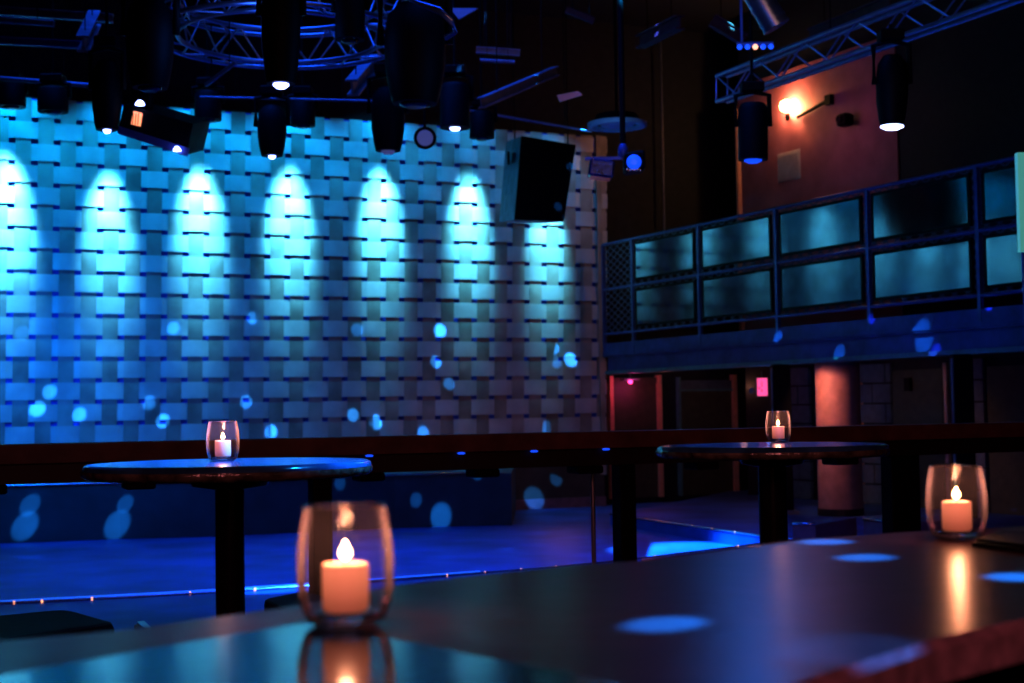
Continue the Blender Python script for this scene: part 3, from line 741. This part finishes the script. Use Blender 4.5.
MB().box(q, (.22, .2, .2), (DB, NB, UP), .03).build('housing', M['black'], t)
MB().lathe(q + DB * .0 + NB * .1 - UP * .0, [(.06, 0), (.05, .05)], 18, (NB + DB * .2)).build('lens_ring', M['blackg'], t)
MB().tube(q, sidep(845, 120, .0) , .03, 8).build('mount', M['black'], t)
c = sidep(789.5, 166, .02)
t = thing('wall_vent', 'square pale plate on the mauve wall below the warm lamp', 'vent', c)
MB().box(c, (.62, .03, .50), (DB, NB, UP), .008).build('plate', M['vent'], t)
w = MB()
for k in range(7): w.box(c + UP * (-.18 + k * .06) + NB * .018, (.52, .008, .012), (DB, NB, UP))
w.build('ribs', M['vent'], t)
# pale board at the right edge
a = at(1017.5, 200, 10); 
t = thing('pale_board', 'pale teal upright board edge at the right border of the view', 'board', Vector((a.x + .1, a.y, ZT)))
z1, z2, z3 = zat(1019, 153, 10), zat(1019, 252, 10), ZT
MB().box((a.x + .15, a.y, (z1 + z2) / 2), (.30, .06, z1 - z2)).build('glowing_board', M['pale'], t)
MB().box((a.x + .17, a.y + .05, (z1 + .0) / 2), (.26, .04, z1 + .0)).build('stand', M['bluepaint'], t)

# ------------------------------------------------------------------ ceiling steelwork
def beam(x0, y0, Y0, x1, y1, Y1, r, name, label, m, cat='beam', ends=True):
    a, b = at(x0, y0, Y0), at(x1, y1, Y1)
    t = thing(name, label, cat, a)
    d = (b - a).normalized(); s = d.cross(UP).normalized(); u = s.cross(d)
    w = MB()
    if name in ('ceiling_pipe',): w.tube(a, b, r, 10)
    else:
        w.box((a + b) / 2 + u * r, ((b - a).length, r * 1.7, r * .3), (d, s, u)); w.box((a + b) / 2 - u * r, ((b - a).length, r * 1.7, r * .3), (d, s, u)); w.box((a + b) / 2, ((b - a).length, r * .3, r * 2), (d, s, u))
    w.build('member', m, t)
    for q in (a.lerp(b, .2), a.lerp(b, .8)): MB().tube(q + u * r, (q.x, q.y, CZ), .006, 6).build('hanging_rod', M['black'], t)
beam(-40, 8, 15, 113, 18.5, 15, .04, 'ceiling_beam', 'upper of the two long dim blue beams at top left', M['steel'])
beam(-30, 17.5, 14, 54, 23.5, 14, .035, 'ceiling_pipe', 'short pipe ending under the upper left beam', M['steel'], 'pipe')
beam(-40, 38, 15, 90, 45.5, 15, .035, 'ceiling_beam', 'lower of the two long dim blue beams at top left', M['bluepaint'])
beam(95, 18, 14.5, 83, 44, 13.6, .07, 'ceiling_beam', 'short slanting blue cross piece between the upper left beams', M['steel'])
beam(-40, 75, 17, 90, 85.5, 17, .03, 'ceiling_pipe', 'thin bright pipe carrying the far left lights', M['steel'], 'pipe')
beam(200, 97, 17, 378, 101, 17, .014, 'ceiling_pipe', 'pipe behind the barrel-shaped moving heads', M['steel'], 'pipe')
beam(455, 108, 17.5, 592, 131.5, 17.5, .018, 'ceiling_pipe', 'long thin pipe above the wedge loudspeaker', M['steel'], 'pipe')
beam(481, 103, 13.5, 556, 71, 15.5, .045, 'ceiling_beam', 'slanting bright blue beam above the loudspeaker pipe', M['steel'])
beam(476, 50, 15, 520, 53, 15, .03, 'ceiling_beam', 'short level dim beam left of the slanting bright one', M['steel'])
beam(480, 60, 15, 515, 62, 15, .02, 'ceiling_pipe', 'short level pipe just under the dim short beam', M['steel'], 'pipe')
beam(810, 34, 16, 890, 2, 14, .05, 'ceiling_joist', 'reddish brown joist above the right truss', M['beamwarm'], 'joist')
beam(640, 42, 17, 680, 22, 16, .07, 'ceiling_joist', 'dull reddish joist right of the scanner pole', M['beamwarm'], 'joist')
beam(712, 20, 16, 745, 40, 16, .06, 'ceiling_joist', 'dull reddish joist left of the cluster light', M['beamwarm'], 'joist')
beam(566, 10, 16, 594, 21, 16, .03, 'ceiling_joist', 'thin dull joist at top left of the scanner pole', M['beamwarm'], 'joist')
beam(352, 88, 13.5, 374, 62, 14.5, .07, 'ceiling_beam', 'slanting steel piece below the right half of the ring truss', M['steel'])
beam(206, 85, 13, 236, 62, 12.6, .02, 'ceiling_pipe', 'thin slanting brace under the left half of the ring truss', M['steel'], 'pipe')
p = [at(450, 8, 14), at(478, 8, 14), at(459, 19, 14)]
tag(MB().add(p + [k + Vector((0, .03, 0)) for k in p], [(0, 2, 1), (3, 4, 5), (0, 1, 4, 3), (1, 2, 5, 4), (2, 0, 3, 5)]).build('gusset_plate', M['ring']), 'bright teal triangular plate at top centre', 'plate')
p = [at(557, 95, 15), at(560, 102, 15), at(583, 95, 15), at(578, 91, 15)]
tag(MB().hexa(p, Vector((0, .1, .02))).build('junction_box', M['jamb']), 'small box catching orange light above the loudspeaker', 'box')
# cables looped from the cluster at top centre
t = thing('hanging_cable_loop', 'loop of cables catching blue light at top centre', 'cable', at(440, 10, 10.2))
for k in range(3):
    pts = [at(400 + k * 3, -4, 10.3), at(420, 3 + k, 10.3), at(440, 9 + k * 2, 10.2), at(452, 20 + k * 2, 10.2), at(455 + k * .6, 32, 10.2), at(446, 37 + k, 10.3)]
    MB().path(pts, .014, 6).build('cable', M['railpaint' if k else 'strip'], t)
# slender cable on the dark back wall
p = onback(662.5, .2)
tag(MB().tube((p.x, p.y, zat(664.5, 238, p.y)), (p.x, p.y, CZ), .018, 6).build('wall_cable', M['steel']), 'thin vertical cable on the dark wall above the balcony', 'cable')

# ------------------------------------------------------------------ lights
def light(kind, name, loc, power, color, size=.1, target=None, angle=None, blend=.5, sx=None, sy=None, spread=None):
    d = bpy.data.lights.new(name, kind); d.energy = power; d.color = color
    o = bpy.data.objects.new(name, d); COL.objects.link(o); o.location = loc
    if kind in ('POINT', 'SPOT'): d.shadow_soft_size = size
    if kind == 'AREA':
        d.shape = 'RECTANGLE'; d.size = sx; d.size_y = sy
        if spread: d.spread = spread
    if target is not None: o.rotation_euler = (Vector(target) - Vector(loc)).to_track_quat('-Z', 'Y').to_euler()
    if kind == 'SPOT': d.spot_size = angle; d.spot_blend = blend
    return o
CY = (.035, .52, 1.)
# wall spots, hung close above the weave
for x, ya, k in ((-75, 168, 1.), (6, 162, 1.5), (108, 180, 1.0), (200, 174, 1.25), (289, 174, 1.25), (380, 176, 1.05), (468, 180, 1.1), (546, 200, .7)):
    ap = onplane(x, ya, PW, NW)
    lp = Vector((ap.x, ap.y, ap.z + 1.0)) + NW * .62
    th = math.radians(20)
    dr = -NW * math.sin(th) - UP * math.cos(th)
    light('SPOT', 'wall_wash', lp, 2500 * k, (.13, .68, 1.), .10, lp + dr, math.radians(28), 1.)
    light('SPOT', 'wall_wash_wide', lp + UP * .8 + NW * .25, (250 if x < 400 else 150) * k, (.0, .40, 1.), .05, lp + dr, math.radians(88), 1.)
# added room fills: blue, then violet and reddish ones for box, counter, rail
light('AREA', 'floor_blue', (-2, 14.5, 7.6), 260, (.01, .12, 1.), target=(-1, 15.5, 0), sx=9, sy=4, spread=math.radians(80))
light('SPOT', 'side_blue', (-5, 12, 6.5), 600, (.02, .10, 1.), .3, (7, 19, 2.2), math.radians(28), .6)
a = onplane(-60, 400, PW, NW) + NW * 4.5; a.z = 3.0
light('AREA', 'wall_blue', a, 60, (.0, .20, 1.), target=tuple(onplane(60, 410, PW, NW)), sx=2, sy=1.5, spread=math.radians(90))
light('POINT', 'truss_blue', (-2.0, 10.8, 4.1), 14, (.04, .18, 1.), .2)
light('POINT', 'truss_blue', (1.6, 9.6, 3.5), 60, (.05, .25, 1.), .2)
light('POINT', 'box_warm_fill', at(572, 104, 14.6), .35, (1., .4, .2), .03)
light('POINT', 'ring_blue', at(606, 148, 17.2), 5, (.10, .5, 1.), .1)
light('POINT', 'counter_violet_fill', (.9, .8, 1.9), .9, (.62, .20, .5), .3)
light('POINT', 'counter_warm_fill', (.80, .30, 1.11), .38, (1., .48, .58), .08)
light('AREA', 'red_fill', (0, -3, 3.2), 12, (1., .26, .28), target=(1, 7, 1.05), sx=2, sy=1, spread=math.radians(60))
# warm
light('POINT', 'wall_lamp_glow', sidep(788, 107, .13), 60, (1., .50, .22), .08)
light('POINT', 'wall_mauve_fill', sidep(806, 122, 1.0), 8, (1., .30, .62), .3)  # added pink fill that tints the plaster
light('AREA', 'warm_fill', (2, 3, 5.0), 5, (1., .55, .38), target=tuple(onplane(470, 330, PW, NW)), sx=3, sy=2, spread=math.radians(70))
for k, p in enumerate(flames): light('POINT', 'candle_glow', p + UP * .012, .55 if k < 2 else .8, (1., .42, .22), .006)
light('SPOT', 'pillar_warm', Vector((pc.x - .9, pc.y - .7, 1.7)), 60, (1., .40, .26), .05, (pc.x, pc.y, .9), math.radians(80), .6)
q = onback(633, 1.2); light('POINT', 'door_warm', (q.x, q.y, 1.55), 2.2, (1., .32, .26), .05)
q = onback(705, 1.3); light('POINT', 'door_warm', (q.x, q.y, 1.55), 2, (1., .42, .26), .05)
q = onback(626, .35); light('POINT', 'pink_glow', (q.x, q.y, 1.55), 4, (1., .08, .38), .04)
q = onside(905, 1.0); light('POINT', 'side_warm', (q.x, q.y, 1.5), 2, (1., .45, .30), .05)
q = onside(850, 1.6); light('POINT', 'side_blue', (q.x, q.y, 1.2), 6, (.10, .30, 1.), .05)
q = at(560, 445, 22.5); light('POINT', 'pink_wall', (q.x, q.y, .9), 10, (1., .30, .30), .2)

# mirror ball dots: narrow beams mostly from one point high over the dance floor
BALL = Vector((1.0, 13.0, 7.2)); ADDED_SRC = Vector((1.3, 3.4, 3.4))  # second source is added nearer, for small counter dots and table-top light
def dot(p, r, k=1., col=(.03, .30, 1.), src=BALL):
    p = Vector(p); D = (p - src).length
    light('SPOT', 'mirror_or_fill_dot', src, 130 * k * D * D, col, .01, p, max(.004, 2 * math.atan(r / D) * 1.0), .55)
def wdot(x, y, s, k=1.): p = onplane(x, y, PW, NW); dot(p, s * p.y / F / 2, k)
for x, y, s, k in ((440, 331, 15, 1.1), (436, 362, 12, .7), (449, 384, 13, .55), (553, 348, 14, 1.2), (570.5, 360, 15, 1.4), (556, 362, 9, .3), (534, 409, 12, .6), (546, 427, 10, .35),
                   (353, 415, 12, .8), (375.6, 422.5, 15, 1.4), (271, 432, 14, 1.2), (423, 433, 10, .6), (357, 330, 14, .5), (253, 318, 14, .5),
                   (49.4, 392, 15, .9), (37.3, 409, 17, 1.1), (79, 415, 15, .8), (162.4, 421, 14, 1.), (149, 403, 11, .5), (22, 333, 14, .4), (173, 328.5, 14, .5), (246, 402, 10, .5)):
    wdot(x, y, s, k)
def sdot(x, y, s, k=1.):               # on the stage front
    d = ray(x, y)
    for a, b in zip(SB, SB[1:]):
        e = b - a; n = Vector((e.y, -e.x, 0)); p = CAMP + d * ((a - CAMP).dot(n) / d.dot(n))
        tt = (p - a).dot(e) / e.dot(e)
        if 0 <= tt <= 1: dot(p, s * p.y / F / 2, k); return
for x, y, s, k in ((30, 505, 20, .9), (25, 526, 26, 1.1), (125, 504, 16, .8), (117, 525, 26, 1.1), (253, 495, 14, .6), (247, 511, 12, .7), (340, 483, 12, .5), (416, 500, 11, .6), (441, 516, 24, 1.1), (478, 473, 12, .6)): sdot(x, y, s, k)
wdot(556, 479, 14, .8); wdot(534, 499, 24, .9)
for x, y, s, k in ((27, 557, 50, .35), (95, 586, 36, .3), (175, 577, 34, .45), (279, 568, 34, .5), (424, 545, 32, .4), (507, 549, 36, .5), (445, 556, 30, .35), (540, 532, 26, .35), (598, 541, 26, .35), (576, 563, 26, .45), (60, 592, 40, .3)):
    p = onz(x, y, ZF); dot(p, s * p.y / F / 2 * .62, k)
p = onz(684, 550, ZF); dot(p, 1.0, 3., (.01, .42, 1.))
p = onz(640, 549, ZF); dot(p, .4, 1.2, (.03, .42, 1.))
p = onz(262, 588, ZT); dot(p, .5, 1.6)
for x, y, s, k in ((665, 624, 84, 2.2), (826, 542, 56, 2.2), (865, 557.5, 62, 2.0), (1016, 577, 64, 2.2), (850, 648, 150, .16)):
    p = onz(x, y, CZ1); dot(p, s * p.y / F / 2 * 1.05, k * 3., (.01, .27, 1.), ADDED_SRC)
dot(TL, .36, 2.6, (.01, .33, 1.), ADDED_SRC); dot(TR, .34, .25, (.02, .16, 1.), ADDED_SRC)  # added blue beams stand in for the wall's reflection on table tops
for x, y, s, k in ((934, 349, 16, .8), (990, 306, 9, 1.4), (873, 319, 6, 1.), (702, 317, 5, .8), (655, 349, 10, .5), (905, 376, 8, .5)):
    p = onplane(x, y, PB, NB); dot(p, s * p.y / F / 2, k, (.06, .14, 1.))
for x, y, s, k in ((1001, 483, 34, .4), (890, 488, 20, .4), (814, 465, 10, .5), (1008, 410, 12, .5), (886, 378, 9, .7)):
    p = onplane(x, y, PR, NB); dot(p, s * p.y / F / 2, k, (.05, .55, .9))
# world
w = bpy.data.worlds.new('world'); sc.world = w; w.use_nodes = True
w.node_tree.nodes['Background'].inputs[0].default_value = (.02, .04, .12, 1); w.node_tree.nodes['Background'].inputs[1].default_value = .012
sc.view_settings.view_transform = 'Standard'; sc.view_settings.look = 'None'
sc.view_settings.exposure = .28; sc.view_settings.gamma = .80
try:
    sc.cycles.use_denoising = True; sc.cycles.use_light_tree = True
    sc.cycles.sample_clamp_indirect = 4; sc.cycles.max_bounces = 8; sc.cycles.transparent_max_bounces = 16
    sc.cycles.caustics_reflective = False; sc.cycles.caustics_refractive = True
except Exception: pass
for o in COL.objects:
    if '_w' in o: del o['_w']
